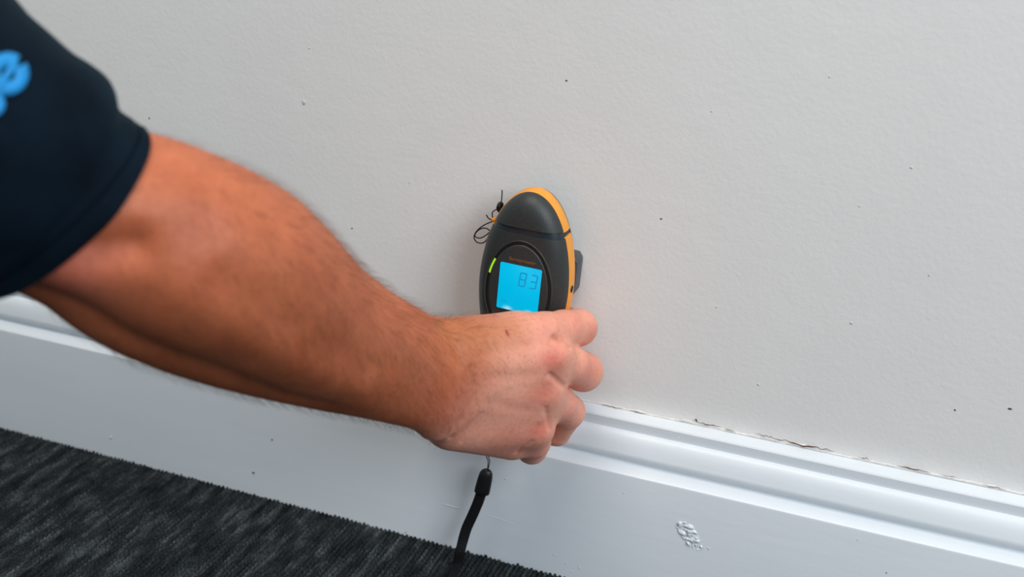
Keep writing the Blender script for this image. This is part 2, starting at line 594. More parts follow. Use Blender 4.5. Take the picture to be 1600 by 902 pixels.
# blue back-lit display
def lcd_material():
    m = NT('blue_backlit_display')
    m.b.inputs['Base Color'].default_value = (0.0, 0.05, 0.08, 1)
    m.b.inputs['Roughness'].default_value = 0.5
    m.b.inputs['Specular IOR Level'].default_value = 0.1
    tc = m.n('ShaderNodeTexCoord')
    acc = None
    for sx in (-0.0066, 0.0084):
        d = m.n('ShaderNodeVectorMath', operation='DISTANCE')
        mp = m.n('ShaderNodeMapping')
        mp.inputs['Location'].default_value = (-sx, 0, 0.0168)
        mp.inputs['Scale'].default_value = (0.55, 0, 1)
        mp.vector_type = 'POINT'
        sub = m.n('ShaderNodeVectorMath', operation='SUBTRACT')
        sub.inputs[1].default_value = (sx, 0, -0.0155)
        m.l(tc.outputs['Object'], sub.inputs[0])
        sc = m.n('ShaderNodeVectorMath', operation='MULTIPLY')
        sc.inputs[1].default_value = (0.6, 0, 1)
        m.l(sub.outputs[0], sc.inputs[0])
        ln = m.n('ShaderNodeVectorMath', operation='LENGTH')
        m.l(sc.outputs[0], ln.inputs[0])
        mr = m.n('ShaderNodeMapRange')
        mr.inputs['From Min'].default_value = 0.0
        mr.inputs['From Max'].default_value = 0.0030
        mr.inputs['To Min'].default_value = 1.0
        mr.inputs['To Max'].default_value = 0.0
        m.l(ln.outputs['Value'], mr.inputs['Value'])
        if acc is None:
            acc = mr.outputs[0]
        else:
            ad = m.n('ShaderNodeMath', operation='MAXIMUM')
            m.l(acc, ad.inputs[0])
            m.l(mr.outputs[0], ad.inputs[1])
            acc = ad.outputs[0]
    pw = m.n('ShaderNodeMath', operation='POWER')
    m.l(acc, pw.inputs[0])
    pw.inputs[1].default_value = 1.6
    c = m.mix(pw.outputs[0], (0.0, 0.46, 0.75, 1), (0.45, 0.85, 0.93, 1))
    m.l(c, m.b.inputs['Emission Color'])
    m.b.inputs['Emission Strength'].default_value = 1.0
    return m.m


LW, LH = 0.0146, 0.0164
LZ = 0.003
bm = box_bm(-LW, LW, -0.0009, 0.0009, -LH, LH)
bmesh.ops.bevel(bm, geom=bm.edges[:], offset=0.0005, segments=2, affect='EDGES')
lcd = link('display', bm_mesh(bm, 'display'), lcd_material(), meter)
lcd.location = (0.0009, -0.0449, LZ)
lcd['label'] = 'lit blue display reading 83'
m_seg = emissive('display_segment', (0.0, 0.25, 0.50, 1), 1.0, (0.0, 0.03, 0.06, 1))


def bar(bm, x0, z0, x1, z1, w, y):
    d = Vector((x1 - x0, 0, z1 - z0)).normalized()
    s = Vector((-d.z, 0, d.x)) * w / 2
    a, b = Vector((x0, y, z0)) + d * w * 0.3, Vector((x1, y, z1)) - d * w * 0.3
    q = [a - d * w * 0.25, a + s, b + s, b + d * w * 0.25, b - s, a - s]
    top = [bm.verts.new(v + Vector((0, -0.00008, 0))) for v in q]
    bot = [bm.verts.new(v + Vector((0, 0.0001, 0))) for v in q]
    bm.faces.new(top)
    bm.faces.new(bot[::-1])
    for i in range(6):
        j = (i + 1) % 6
        bm.faces.new((top[i], bot[i], bot[j], top[j]))


SEGS = {'8': 'abcdefg', '3': 'abgcd'}


def digit(ch, x, z, w, h, t):
    sl = 0.10
    bm = bmesh.new()
    pt = lambda u, v: (x + u * w + v * h * sl, z + v * h)
    lines = {'a': (0, 1, 1, 1), 'b': (1, 1, 1, .5), 'c': (1, .5, 1, 0), 'd': (0, 0, 1, 0), 'e': (0, .5, 0, 0), 'f': (0, 1, 0, .5), 'g': (0, .5, 1, .5)}
    for s in SEGS[ch]:
        u0, v0, u1, v1 = lines[s]
        bar(bm, *pt(u0, v0), *pt(u1, v1), t, -0.00092)
    o = link('digit', bm_mesh(bm, 'digit'), m_seg, lcd, smooth=False)
    o['label'] = 'number ' + ch + ' on the display'


digit('8', -0.0004, 0.0026, 0.0042, 0.0094, 0.00085)
digit('3', 0.0073, 0.0026, 0.0042, 0.0094, 0.00085)


def text_mesh(body, size, extrude=0.00004, spacing=1.0):
    cu = bpy.data.curves.new('lettering', 'FONT')
    cu.body = body
    cu.size = size
    cu.extrude = extrude
    cu.align_x = 'CENTER'
    cu.align_y = 'CENTER'
    cu.space_character = spacing
    cu.resolution_u = 3
    o = bpy.data.objects.new('lettering', cu)
    COL.objects.link(o)
    me = bpy.data.meshes.new_from_object(o.evaluated_get(bpy.context.evaluated_depsgraph_get()))
    bpy.data.objects.remove(o)
    bpy.data.curves.remove(cu)
    return me


rel = link('lettering', text_mesh('REL', 0.0027), m_seg, lcd, smooth=False)
rel.location = (-0.0095, -0.00092, -0.0105)
rel.rotation_euler = (math.pi / 2, 0, 0)
pct = link('lettering', text_mesh('::', 0.0022), m_seg, lcd, smooth=False)
pct.location = (0.0105, -0.00092, 0.0136)
pct.rotation_euler = (math.pi / 2, 0, 0)
txt = link('lettering', text_mesh('Surveymaster', 0.0034), simple('orange_print', srgb(150, 92, 38), 0.6), meter, smooth=False)
txt.location = (0.0012, -0.0448, 0.0230)
txt.rotation_euler = (math.pi / 2, 0, 0)
txt['label'] = 'orange printed name above the display'

# small socket in the orange band on the right side
bm = bmesh.new()
bmesh.ops.create_cone(bm, cap_ends=True, segments=20, radius1=0.0025, radius2=0.0025, depth=0.0022)
bmesh.ops.bevel(bm, geom=[e for e in bm.edges if len(e.link_faces) == 2 and e.calc_face_angle(0) > 1], offset=0.0003, segments=2, affect='EDGES')
sock = link('socket', bm_mesh(bm, 'socket'), m_black, meter)
sock.location = (0.0321, -0.0278, 0.004)
sock.rotation_euler = (0, math.pi / 2, 0)

# orange lug and the knotted black thread at the upper left of the meter
thread_mat = simple('black_thread', srgb(16, 14, 14), 0.7, 0.2, 900)


def world_to_meter(p):
    th = math.radians(2.0)
    q = np.asarray(p, float) - np.array([MX, 0, MZ])
    c, s = math.cos(-th), math.sin(-th)
    return np.array([q[0] * c + q[2] * s, q[1], -q[0] * s + q[2] * c])


lug_me = blob_mesh('lug', 0.0022, 0.0025, 0.0020, 3, 2, 0.06)
lug = link('lug', lug_me, m_orange, meter)
lug.location = world_to_meter(P(772, 343, 0.0262))
thread_paths = [
    [(772, 345, .027), (758, 351, .028), (748, 358, .029), (742, 366, .028), (741, 373, .026), (746, 379, .024), (755, 379.5, .023), (761, 374, .024), (765, 364, .026)],
    [(766, 361, .025), (760, 357, .024), (753, 357, .023), (746, 361, .024), (742, 367, .026), (744, 371, .028), (751, 372, .030), (759, 368, .030), (767, 361, .028)],
    [(760, 336, .030), (763, 341, .029), (768, 344, .027)],
    [(770, 341, .027), (769, 334, .028), (771, 330, .027), (776, 327.5, .025)],
    [(784.6, 297, .020), (784.3, 306, .021), (783, 318, .023)],
]
for pts in thread_paths:
    cp = catmull([world_to_meter(P(*q)) for q in pts], 8)
    V, F = tube(cp, 0.00042, 7)
    link('thread', mesh_np('thread', V, F), thread_mat, meter)
kn = [world_to_meter(P(*q)) for q in [(783, 317, .023), (779.5, 320, .0255), (778, 326, .025), (780.5, 330, .023), (783, 325, .0215), (784.5, 319, .022), (781, 318, .025), (778.5, 324, .027)]]
V, F = tube(catmull(kn, 8), 0.0011, 8)
link('knot', mesh_np('knot', V, F), thread_mat, meter)

# ------------------------------------------------------------------ wrist strap hanging from the meter
strap = empty('wrist_strap', tuple(PF(700, 905, 0.0)))
base = np.array(strap.location)
tag(strap, 'black woven wrist strap with plastic clip, hanging below the hand to the carpet', 'wrist strap')
strap_mat = simple('black_webbing', srgb(15, 15, 18), 0.85, 0.3, 700, bump=0.5, bdist=0.0003, spec=0.25)
clip_mat = simple('black_clip_plastic', srgb(16, 17, 20), 0.42, 0.1, 300)
for dx in (-0.0006, 0.0006):
    q = catmull([np.array([0.012, -0.030, 0.145]) + [dx, 0, 0], P(766, 700, 0.036) + [dx * 1.6, 0, 0], P(764, 722, 0.0405) + [dx, 0, 0], P(761.5, 737, 0.043)], 8) - base
    V, F = tube(q, 0.00035, 6)
    link('strap_thread', mesh_np('strap_thread', V, F), thread_mat, strap)
ctop, cbot = P(761.5, 733, 0.0430), P(752.5, 771, 0.0450)
ax = cbot - ctop
L = np.linalg.norm(ax)
t = np.array([0, .02, .07, .15, .26, .38, .6, .85, .97, 1.0])
rw = np.array([.0006, .0022, .0035, .0045, .0050, .0053, .0055, .0057, .0057, .0052])
V, F = tube(ctop + ax * t[:, None] - base, rw, 20, rw * 0.62, side_dir=(1, 0.25, 0))
me = mesh_np('clip', V, F)
link('clip', me, clip_mat, strap)
me.set_sharp_from_angle(angle=math.radians(50))
ctrl = [P(754, 764, 0.0448), P(747, 785, 0.0445), P(738.5, 805, 0.044), P(729, 826, 0.0445), P(723, 846, 0.047), P(719, 862, 0.053),
        PF(714, 884, 0.0042), PF(706, 902, 0.0036), PF(690, 925, 0.0034), PF(660, 950, 0.0034), PF(640, 985, 0.0034), PF(668, 1015, 0.0034), PF(710, 1010, 0.0034)]
cp = catmull(ctrl, 60)
seg = np.concatenate([[0], np.cumsum(np.linalg.norm(np.diff(cp, axis=0), axis=1))])
s = np.arange(0, seg[-1], 0.00045)
cp = np.stack([np.interp(s, seg, cp[:, k]) for k in range(3)], 1)
rib = 0.5 + 0.5 * np.sin(2 * np.pi * s / 0.0019)
tw = np.array([1.0, 0.2, 0.15])
V, F = tube(cp - base, 0.0038 + 0.00022 * rib, 12, 0.0012 + 0.00022 * rib, side_dir=tw)
link('cord', mesh_np('cord', V, F), strap_mat, strap)

# ------------------------------------------------------------------ person: arm and hand
ST = [  # top contour pixel, bottom contour pixel, depth of the section centre, half thickness along the view
    ((722, 506), (700, 690), .672, .0190), ((700, 502), (672, 680), .664, .0205), ((686, 503), (652, 674), .657, .0220),
    ((640, 478), (600, 667), .636, .0270), ((580, 443), (530, 661), .608, .0330), ((520, 398), (455, 653), .580, .0380),
    ((465, 337), (385, 640), .552, .0425), ((420, 289), (310, 617), .530, .0455), ((360, 254), (240, 590), .510, .0470),
    ((300, 228), (180, 556), .496, .0465), ((245, 207), (120, 508), .487, .0450), ((180, 194), (60, 481), .480, .0440),
    ((110, 158), (0, 455), .474, .0445), ((30, 75), (-80, 425), .468, .0470), ((-70, 0), (-190, 385), .462, .0480),
    ((-170, -70), (-300, 335), .456, .0490)]
WR, EL = PD(669, 589, .657), PD(182, 358, .487)
AU = (EL - WR) / np.linalg.norm(EL - WR)              # along the arm, towards the shoulder
view = (WR + EL) / 2 - CAM
view /= np.linalg.norm(view)
AV = np.cross(view, AU)
AV /= np.linalg.norm(AV)
if AV[2] < 0:
    AV = -AV                                           # up in the picture, across the arm
AW = np.cross(AU, AV)
if AW @ view < 0:
    AW = -AW                                           # away from the viewer
FR = np.stack([AU, AV, AW])                            # world -> arm frame
O = WR


def to_arm(p):
    return (np.asarray(p) - O) @ FR.T


rows = []
for T, B, dep, hw in ST:
    mid = PD((T[0] + B[0]) / 2, (T[1] + B[1]) / 2, dep)
    u = (mid - O) @ AU
    q = []
    for px in (T, B):
        r = ray(*px)
        tt = (u - (CAM - O) @ AU) / (r @ AU)
        q.append(to_arm(CAM + r * tt))
    rows.append((u, q[0][1], q[1][1], (q[0][2] + q[1][2]) / 2, hw))
rows = np.array(rows)
rows = rows[np.argsort(rows[:, 0])]

# hand skeleton -----------------------------------------------------------
mc_base = [(P(714, 541, .1340), .0125), (P(702, 575, .1400), .0155), (P(700, 615, .1385), .0155), (P(706, 654, .1290), .0150)]
mc_head = [(P(850, 519, .0850), .0120), (P(861, 557, .0890), .0128), (P(851, 613, .0890), .0122), (P(836, 671, .0870), .0114)]


def between(tab, s_):
    i_ = min(int(s_), len(tab) - 2)
    t_ = s_ - i_
    return tab[i_][0] * (1 - t_) + tab[i_ + 1][0] * t_, tab[i_][1] * (1 - t_) + tab[i_ + 1][1] * t_


palm = []
for s_ in np.linspace(0, 3, 13):
    (a_, ra_), (b_, rb_) = between(mc_base, s_), between(mc_head, s_)
    dip = 0.0010 * math.sin(math.pi * (s_ % 1.0)) ** 2       # hollows between the metacarpal heads
    palm.append((a_, b_, ra_, rb_ - dip))
palm += [  # fleshy side of the palm, heel of the hand, web beside the thumb
    (P(722, 560, .106), P(836, 545, .0710), .0150, .0145), (P(718, 635, .104), P(826, 640, .0710), .0160, .0145),
    (P(706, 660, .122), P(800, 687, .0820), .0165, .0138), (P(722, 528, .116), P(800, 513, .0930), .0105, .0088),
]
knuck = [(P(858, 514, .0915), .0068), (P(866, 556, .0955), .0078), (P(855, 614, .0950), .0072), (P(842, 672, .0925), .0070)]
fingers = [
    [(P(850, 519, .0850), .0120), (P(880, 514, .0690), .0119), (P(904, 512, .0500), .0121), (np.array([.0490, -.0250, .2020]), .0094), (np.array([.0330, -.0095, .2010]), .0072)],
    [(P(861, 557, .0890), .0126), (P(889, 570, .0720), .0127), (P(911, 581, .0520), .0131), (np.array([.0540, -.0260, .1670]), .0098), (np.array([.0360, -.0100, .1650]), .0074)],
    [(P(851, 613, .0890), .0120), (P(872, 630, .0730), .0115), (P(887, 643, .0560), .0116), (P(870, 676, .0450), .0092), (P(846, 676, .0420), .0076)],
    [(P(836, 671, .0870), .0113), (P(835, 690, .0760), .0107), (P(831, 701, .0630), .0105), (P(816, 695, .0460), .0082), (P(812, 675, .0420), .0068)],
]
thumb = [(P(722, 570, .108), .0150), (np.array([-.026, -.086, .171]), .0128), (np.array([-.0345, -.050, .156]), .0110), (np.array([-.0330, -.0255, .156]), .0092), (np.array([-.0265, -.0180, .160]), .0072)]

ARM_MAX = rows[-1, 0] - 0.004
H = 0.0013
allp = np.array([to_arm(p) for ch in fingers + [thumb] for p, r in ch] + [to_arm(p) for a, b, _, _ in palm for p in (a, b)])
lo = np.array([allp[:, 0].min() - .02, min(allp[:, 1].min() - .02, rows[:, 2].min() - .012), min(allp[:, 2].min() - .02, (rows[:, 3] - rows[:, 4]).min() - .016)])
hi = np.array([ARM_MAX + .01, max(allp[:, 1].max() + .02, rows[:, 1].max() + .012), max(allp[:, 2].max() + .02, (rows[:, 3] + rows[:, 4]).max() + .016)])
N = np.ceil((hi - lo) / H).astype(int)
gu, gv, gw = [(lo[k] + H * np.arange(N[k])).astype(np.float32) for k in range(3)]


def col(k, sm=7):
    x = np.interp(gu, rows[:, 0], rows[:, k])
    w = int(0.014 / H)
    ker = np.hanning(2 * w + 3)
    ker /= ker.sum()
    pad = np.pad(x, w + 1, mode='edge')
    return np.convolve(pad, ker, 'valid')[:len(x)].astype(np.float32)


Ts, Bs, Ws, Hs = col(1), col(2), col(3), col(4)


def ell(cv, hv, cw, hw, sl):
    v = (gv[None, :, None] - cv[sl, None, None]) / hv[sl, None, None]
    w = (gw[None, None, :] - cw[sl, None, None]) / hw[sl, None, None]
    q = np.sqrt(v * v + w * w) + 1e-6
    g = np.sqrt((v / hv[sl, None, None]) ** 2 + (w / hw[sl, None, None]) ** 2) + 1e-6
    return q * (q - 1) / g


def smin(a, b, k):
    h = np.clip(0.5 + 0.5 * (b - a) / k, 0, 1)
    return b * (1 - h) + a * h - k * h * (1 - h)


D = np.full(tuple(N), 0.05, np.float32)
width = Ts - Bs
# main muscle mass from the top contour down to the ulna ridge, flexor mass behind and below it
f1 = np.interp(gu, [0, 0.03, 0.08, 0.16, 0.24, 0.34], [1.0, .97, .88, .85, .89, 1.0]).astype(np.float32)
back_ = np.interp(gu, [0, 0.03, 0.1, 0.24, 0.34], [0.0, 0.15, .55, .60, .15]).astype(np.float32)
B1 = Ts - width * f1
T2 = Ts - width * 0.40
sl0 = 0
for s0 in range(0, N[0], 64):
    sl = slice(s0, min(s0 + 64, N[0]))
    if gu[sl][-1] < -0.045:
        continue
    e1 = ell((Ts + B1) / 2, (Ts - B1) / 2, Ws - Hs * 0.05, Hs, sl)
    e2 = ell((T2 + Bs) / 2, (T2 - Bs) / 2, Ws + Hs * back_, Hs * 0.82, sl)
    d = smin(e1, e2, np.float32(0.004))
    endcap = np.maximum(-gu[sl] - 0.016, gu[sl] - ARM_MAX)[:, None, None].astype(np.float32)
    D[sl] = np.maximum(d, endcap)

# hand block
hu = int(np.searchsorted(gu, 0.05))
UU, VV, WW = gu[:hu, None, None], gv[None, :, None], gw[None, None, :]


def cone(a, b, ra, rb):
    a, b = to_arm(a).astype(np.float32), to_arm(b).astype(np.float32)
    ab = b - a
    L2 = float(ab @ ab) + 1e-12
    t = np.clip(((UU - a[0]) * ab[0] + (VV - a[1]) * ab[1] + (WW - a[2]) * ab[2]) / L2, 0, 1)
    return np.sqrt((UU - a[0] - t * ab[0]) ** 2 + (VV - a[1] - t * ab[1]) ** 2 + (WW - a[2] - t * ab[2]) ** 2) - (ra + t * np.float32(rb - ra))


def ball(c, r):
    c = to_arm(c).astype(np.float32)
    return np.sqrt((UU - c[0]) ** 2 + (VV - c[1]) ** 2 + (WW - c[2]) ** 2) - np.float32(r)


pd = None
for n_p, (a, b, ra, rb) in enumerate(palm):
    d = cone(a, b, ra, rb)
    pd = d if pd is None else smin(pd, d, np.float32(.006 if n_p < 13 else .014))
for c, r in knuck:
    pd = smin(pd, ball(c, r), np.float32(.006))
fd = None
for ch in fingers:
    c = None
    for (p, r), (p2, r2) in zip(ch[:-1], ch[1:]):
        d = cone(p, p2, r, r2)
        c = d if c is None else smin(c, d, np.float32(.0025))
    fd = c if fd is None else smin(fd, c, np.float32(.0012))
td = None
for (p, r), (p2, r2) in zip(thumb[:-1], thumb[1:]):
    d = cone(p, p2, r, r2)
    td = d if td is None else smin(td, d, np.float32(.003))
hd = smin(pd, fd, np.float32(.0045))
hd = smin(hd, td, np.float32(.006))
D[:hu] = smin(D[:hu], hd, np.float32(.016))


def surface_nets(D, lo, h):
    """quads of the zero level of a sampled distance field"""
    S = D < 0
    n0, n1, n2 = D.shape
    cnt = np.zeros((n0 - 1, n1 - 1, n2 - 1), np.uint8)
    for i in (0, 1):
        for j in (0, 1):
            for k in (0, 1):
                cnt += S[i:n0 - 1 + i, j:n1 - 1 + j, k:n2 - 1 + k]
    cells = np.argwhere((cnt > 0) & (cnt < 8))
    ids = np.full(cnt.shape, -1, np.int32)
    ids[tuple(cells.T)] = np.arange(len(cells))
    corner = {}
    for i in (0, 1):
        for j in (0, 1):
            for k in (0, 1):
                corner[i, j, k] = D[cells[:, 0] + i, cells[:, 1] + j, cells[:, 2] + k]
    acc = np.zeros((len(cells), 3))
    num = np.zeros(len(cells))
    ks = list(corner)
    for a in ks:
        for ax_ in range(3):
            if a[ax_] == 0:
                b = tuple(1 if q == ax_ else a[q] for q in range(3))
                da, db = corner[a], corner[b]
                m = (da < 0) != (db < 0)
                t = np.where(m, da / np.where(m, da - db, 1), 0)
                pos = np.array(a, float)[None, :].repeat(len(cells), 0)
                pos[:, ax_] = t
                acc += pos * m[:, None]
                num += m
    V = lo + h * (cells + acc / num[:, None])
    quads = []
    for ax_ in range(3):
        s0 = [slice(None)] * 3
        s1 = [slice(None)] * 3
        s0[ax_], s1[ax_] = slice(0, -1), slice(1, None)
        a, b = S[tuple(s0)], S[tuple(s1)]
        e = np.argwhere(a != b)
        o1, o2 = [(1, 2), (2, 0), (0, 1)][ax_]
        e = e[(e[:, o1] > 0) & (e[:, o2] > 0) & (e[:, o1] < ids.shape[o1]) & (e[:, o2] < ids.shape[o2])]
        flip = a[tuple(e.T)]
        d1, d2 = np.zeros(3, int), np.zeros(3, int)
        d1[o1], d2[o2] = 1, 1
        q = np.stack([ids[tuple((e - d1 - d2).T)], ids[tuple((e - d2).T)], ids[tuple(e.T)], ids[tuple((e - d1).T)]], 1)
        q = np.where(flip[:, None], q, q[:, ::-1])
        quads.append(q)
    return V, np.concatenate(quads)


V, F = surface_nets(D, lo, H)
del D, pd, fd, td, hd


def smooth(V, F, it, lam=0.5):
    e = np.concatenate([F[:, [0, 1]], F[:, [1, 2]], F[:, [2, 3]], F[:, [3, 0]]])
    deg = np.bincount(e.ravel(), minlength=len(V)).astype(float)[:, None]
    for _ in range(it):
        s_ = np.zeros_like(V)
        for k in range(3):
            s_[:, k] = np.bincount(e[:, 0], V[e[:, 1], k], len(V)) + np.bincount(e[:, 1], V[e[:, 0], k], len(V))
        V = V + lam * (s_ / np.maximum(deg, 1) - V)
    return V


V = smooth(V, F, 4)
V = O + V @ FR                                         # back to world


def normals(V, F):
    n_ = np.cross(V[F[:, 2]] - V[F[:, 0]], V[F[:, 3]] - V[F[:, 1]])
    out = np.zeros_like(V)
    for k in range(3):
        for c in range(4):
            out[:, k] += np.bincount(F[:, c], n_[:, k], len(V))
    return out / (np.linalg.norm(out, axis=1)[:, None] + 1e-12)


NRM = normals(V, F)
ctr = CAM - V
facing = (NRM * ctr).sum(1) > 0
PJ = proj(V)


def hit(px, py):
    """skin point seen at a pixel"""
    d = np.hypot(PJ[:, 0] - px, PJ[:, 1] - py)
    k = np.where((d < 4) & facing)[0]
    if len(k) == 0:
        k = np.array([np.argmin(d + 1000 * (~facing))])
    return V[k[np.argmin(PJ[k, 2])]]


def dist_poly(pts):
    best = np.full(len(V), 9.0)
    for a, b in zip(pts[:-1], pts[1:]):
        ab = b - a
        t = np.clip(((V - a) @ ab) / (ab @ ab + 1e-12), 0, 1)
        best = np.minimum(best, np.linalg.norm(V - a - t[:, None] * ab, axis=1))
    return best


disp = np.zeros(len(V))


def groove(pix, depth, w):
    global disp
    d = dist_poly([hit(*p) for p in pix])
    disp -= depth * np.exp(-(d / w) ** 2)


# skin folds, tendons and dimples
groove([(95, 395), (150, 394), (205, 388)], .0042, .0085)          # dimple beside the elbow
groove([(150, 388), (250, 372), (320, 352)], .0022, .012)
groove([(738, 575), (741, 600), (735, 632), (715, 668), (705, 688)], .0011, .0016)   # wrist folds
groove([(716, 540), (726, 570), (724, 600), (712, 640)], .0006, .0040)
groove([(752, 650), (735, 672), (722, 694)], .0007, .0014)
groove([(700, 505), (712, 530), (722, 560)], .0016, .0050)
groove([(842, 536), (800, 545), (765, 552)], .0006, .0045)         # between the tendons
groove([(838, 588), (800, 590), (765, 590)], .0006, .0042)
groove([(828, 645), (795, 640), (765, 632)], .0006, .0042)
groove([(868, 490), (878, 512), (882, 532)], .0006, .0018)
groove([(868, 530), (880, 537), (893, 543)], .0016, .0018)
groove([(860, 588), (872, 597), (884, 604)], .0016, .0018)
groove([(853, 640), (858, 655), (862, 670)], .0008, .0015)
groove([(808, 712), (818, 702), (832, 694)], .0008, .0016)
groove([(470, 400), (560, 470), (650, 530)], -.0012, .010)         # extensor ridges of the forearm
groove([(350, 430), (480, 520), (600, 590)], .0016, .010)
groove([(300, 470), (420, 545), (560, 610)], -.0012, .010)
for k_, (px, py) in enumerate([(858, 514), (868, 556), (855, 614), (844, 674)]):
    for dx in (-5, 0, 5):
        groove([(px + dx, py - 9), (px + dx + 2, py), (px + dx - 1, py + 9)], .00025, .0010)
V = V + NRM * disp[:, None]
NRM = normals(V, F)

# skin tone layers
red = np.zeros(len(V))
for (px, py, r, k) in [(866, 560, .0085, .9), (854, 614, .0095, .7), (843, 676, .0085, .8), (905, 500, .012, .35), (925, 584, .012, .55), (898, 650, .011, .4),
                       (850, 712, .010, .4), (860, 512, .008, .3), (700, 640, .018, .25), (800, 700, .02, .35), (930, 520, .008, .4), (90, 430, .022, .6), (860, 530, .01, .3)]:
    d = np.linalg.norm(V - hit(px, py), axis=1)
    red = np.maximum(red, k * np.exp(-(d / r) ** 2))
uu = (V - O) @ AU
hand = np.clip((0.012 - uu) / 0.045, 0, 1)
hand = hand * hand * (3 - 2 * hand)
tan = 0.6 * np.exp(-(dist_poly([hit(715, 515), hit(745, 520), hit(790, 512)]) / .016) ** 2)
cut = np.exp(-(dist_poly([hit(794, 515), hit(796, 521)]) / .0009) ** 2)
cut = np.maximum(cut, 0.3 * np.exp(-(np.linalg.norm(V - hit(824, 556), axis=1) / .0012) ** 2))


def skin_material():
    m = NT('skin')
    at = lambda n_: m.n('ShaderNodeAttribute', attribute_name=n_).outputs['Fac']
    arm_c = m.ramp(m.noise(28, 4), [(0.30, (0.415, 0.106, 0.042, 1)), (0.70, (0.555, 0.163, 0.072, 1))])
    hand_c = m.ramp(m.noise(45, 4), [(0.30, (0.745, 0.308, 0.212, 1)), (0.70, (0.830, 0.385, 0.275, 1))])
    c = m.mix(at('hand_tone'), arm_c, hand_c)
    c = m.mix(at('tan_tone'), c, (0.45, 0.165, 0.060, 1))
    c = m.mix(at('red_tone'), c, (0.670, 0.175, 0.125, 1))
    fine = m.ramp(m.noise(380, 3), [(0.28, (0.80, 0.72, 0.68, 1)), (0.50, (1, 1, 1, 1))])
    c = m.mix(0.55, c, fine, 'MULTIPLY')
    c = m.mix(at('cut_tone'), c, (0.30, 0.02, 0.012, 1))
    m.l(c, m.b.inputs['Base Color'])
    m.b.inputs['Roughness'].default_value = 0.52
    m.b.inputs['Specular IOR Level'].default_value = 0.38
    m.b.inputs['Subsurface Weight'].default_value = 0.12
    m.b.inputs['Subsurface Radius'].default_value = (1.0, 0.35, 0.2)
    m.b.inputs['Subsurface Scale'].default_value = 0.004
    v = m.n('ShaderNodeTexVoronoi', feature='DISTANCE_TO_EDGE')
    v.inputs['Scale'].default_value = 750
    m.l(m.coord(), v.inputs['Vector'])
    a = m.bump(v.outputs['Distance'], 0.20, 0.0005)
    b = m.bump(m.noise(220, 4), 0.28, 0.0009, a)
    m.bump(m.noise(70, 2), 0.15, 0.0015, b)
    return m.m


person = empty('person', (-0.10, -0.34, 0.0))
tag(person, 'person in a navy short-sleeved shirt reaching out a bare arm to grip the moisture meter', 'person')
pbase = np.array(person.location)
me = mesh_np('arm', V - pbase, F)
for nm, arr in (('hand_tone', hand), ('tan_tone', tan), ('red_tone', red), ('cut_tone', cut)):
    at = me.attributes.new(nm, 'FLOAT', 'POINT')
    at.data.foreach_set('value', arr.astype(np.float32))
arm = link('arm', me, skin_material(), person)
arm['label'] = 'bare forearm and hand with fingers curled around the meter'

# fine hair on the forearm
eu = uu
wgt = np.clip((eu + 0.040) / 0.05, 0, 1) * np.clip((0.26 - eu) / 0.08, 0.0, 1)
cand = np.where(rng.uniform(0, 1, len(V)) < 0.17 * wgt)[0]
cand = cand[rng.permutation(len(cand))][:9000]
hv, hf = [], []
for k_ in cand:
    p, n_ = V[k_], NRM[k_]
    d = -AU * 0.75 - AV * 0.55 + rng.normal(0, 0.28, 3)
    d -= n_ * (d @ n_)
    d /= np.linalg.norm(d) + 1e-9
    ln = rng.uniform(0.005, 0.012) * (0.55 + 0.45 * wgt[k_])
    s_ = np.cross(n_, d)
    r0 = 0.000046
    b0 = len(hv)
    for t, lift in ((0, -0.0002), (0.35, 0.0018), (0.7, 0.0030), (1.0, 0.0036)):
        c = p + d * ln * t + n_ * (lift * ln / 0.009) + s_ * (0.0006 * math.sin(t * 2.2 + k_))
        r = r0 * (1 - 0.75 * t)
        hv += [c + s_ * r, c - s_ * r * 0.5 + n_ * r * 0.87, c - s_ * r * 0.5 - n_ * r * 0.87]
    for i in range(3):
        for j in range(3):
            a, b = b0 + i * 3 + j, b0 + i * 3 + (j + 1) % 3
            hf.append((a, b, b + 3, a + 3))
hair = link('arm_hair', mesh_np('arm_hair', np.array(hv) - pbase, np.array(hf)), simple('brown_hair', srgb(118, 72, 42), 0.5, 0.3, 200), person)
tag(hair, 'short brown hair on the forearm', kind='stuff')

# ------------------------------------------------------------------ shirt sleeve
SL = [  # top contour pixel, lower contour pixel, depth, half thickness
    ((222, 210), (-58, 446), .481, .0520), ((220, 203), (-60, 440), .480, .0530), ((208, 188), (-70, 432), .479, .0545), ((187, 172), (-82, 428), .477, .0555),
    ((180, 142), (-95, 426), .475, .0565), ((166, 119), (-108, 424), .473, .0575), ((140, 98), (-125, 422), .471, .0585), ((112, 80), (-145, 420), .469, .0600),
    ((76, 48), (-175, 418), .466, .0620), ((32, 8), (-215, 414), .463, .0640), ((-10, -45), (-250, 408), .460, .0660),
    ((-70, -110), (-310, 390), .456, .0690), ((-150, -170), (-390, 360), .452, .0720), ((-250, -230), (-480, 320), .448, .0740),
    ((-360, -270), (-570, 270), .446, .0700), ((-450, -260), (-620, 190), .446, .0560), ((-520, -200), (-620, 100), .446, .0330)]
NS = 72
ang = np.linspace(0, 2 * np.pi, NS, endpoint=False)
mids = [PD((T[0] + B[0]) / 2, (T[1] + B[1]) / 2, d) for T, B, d, h in SL]
outer, inner = [], []
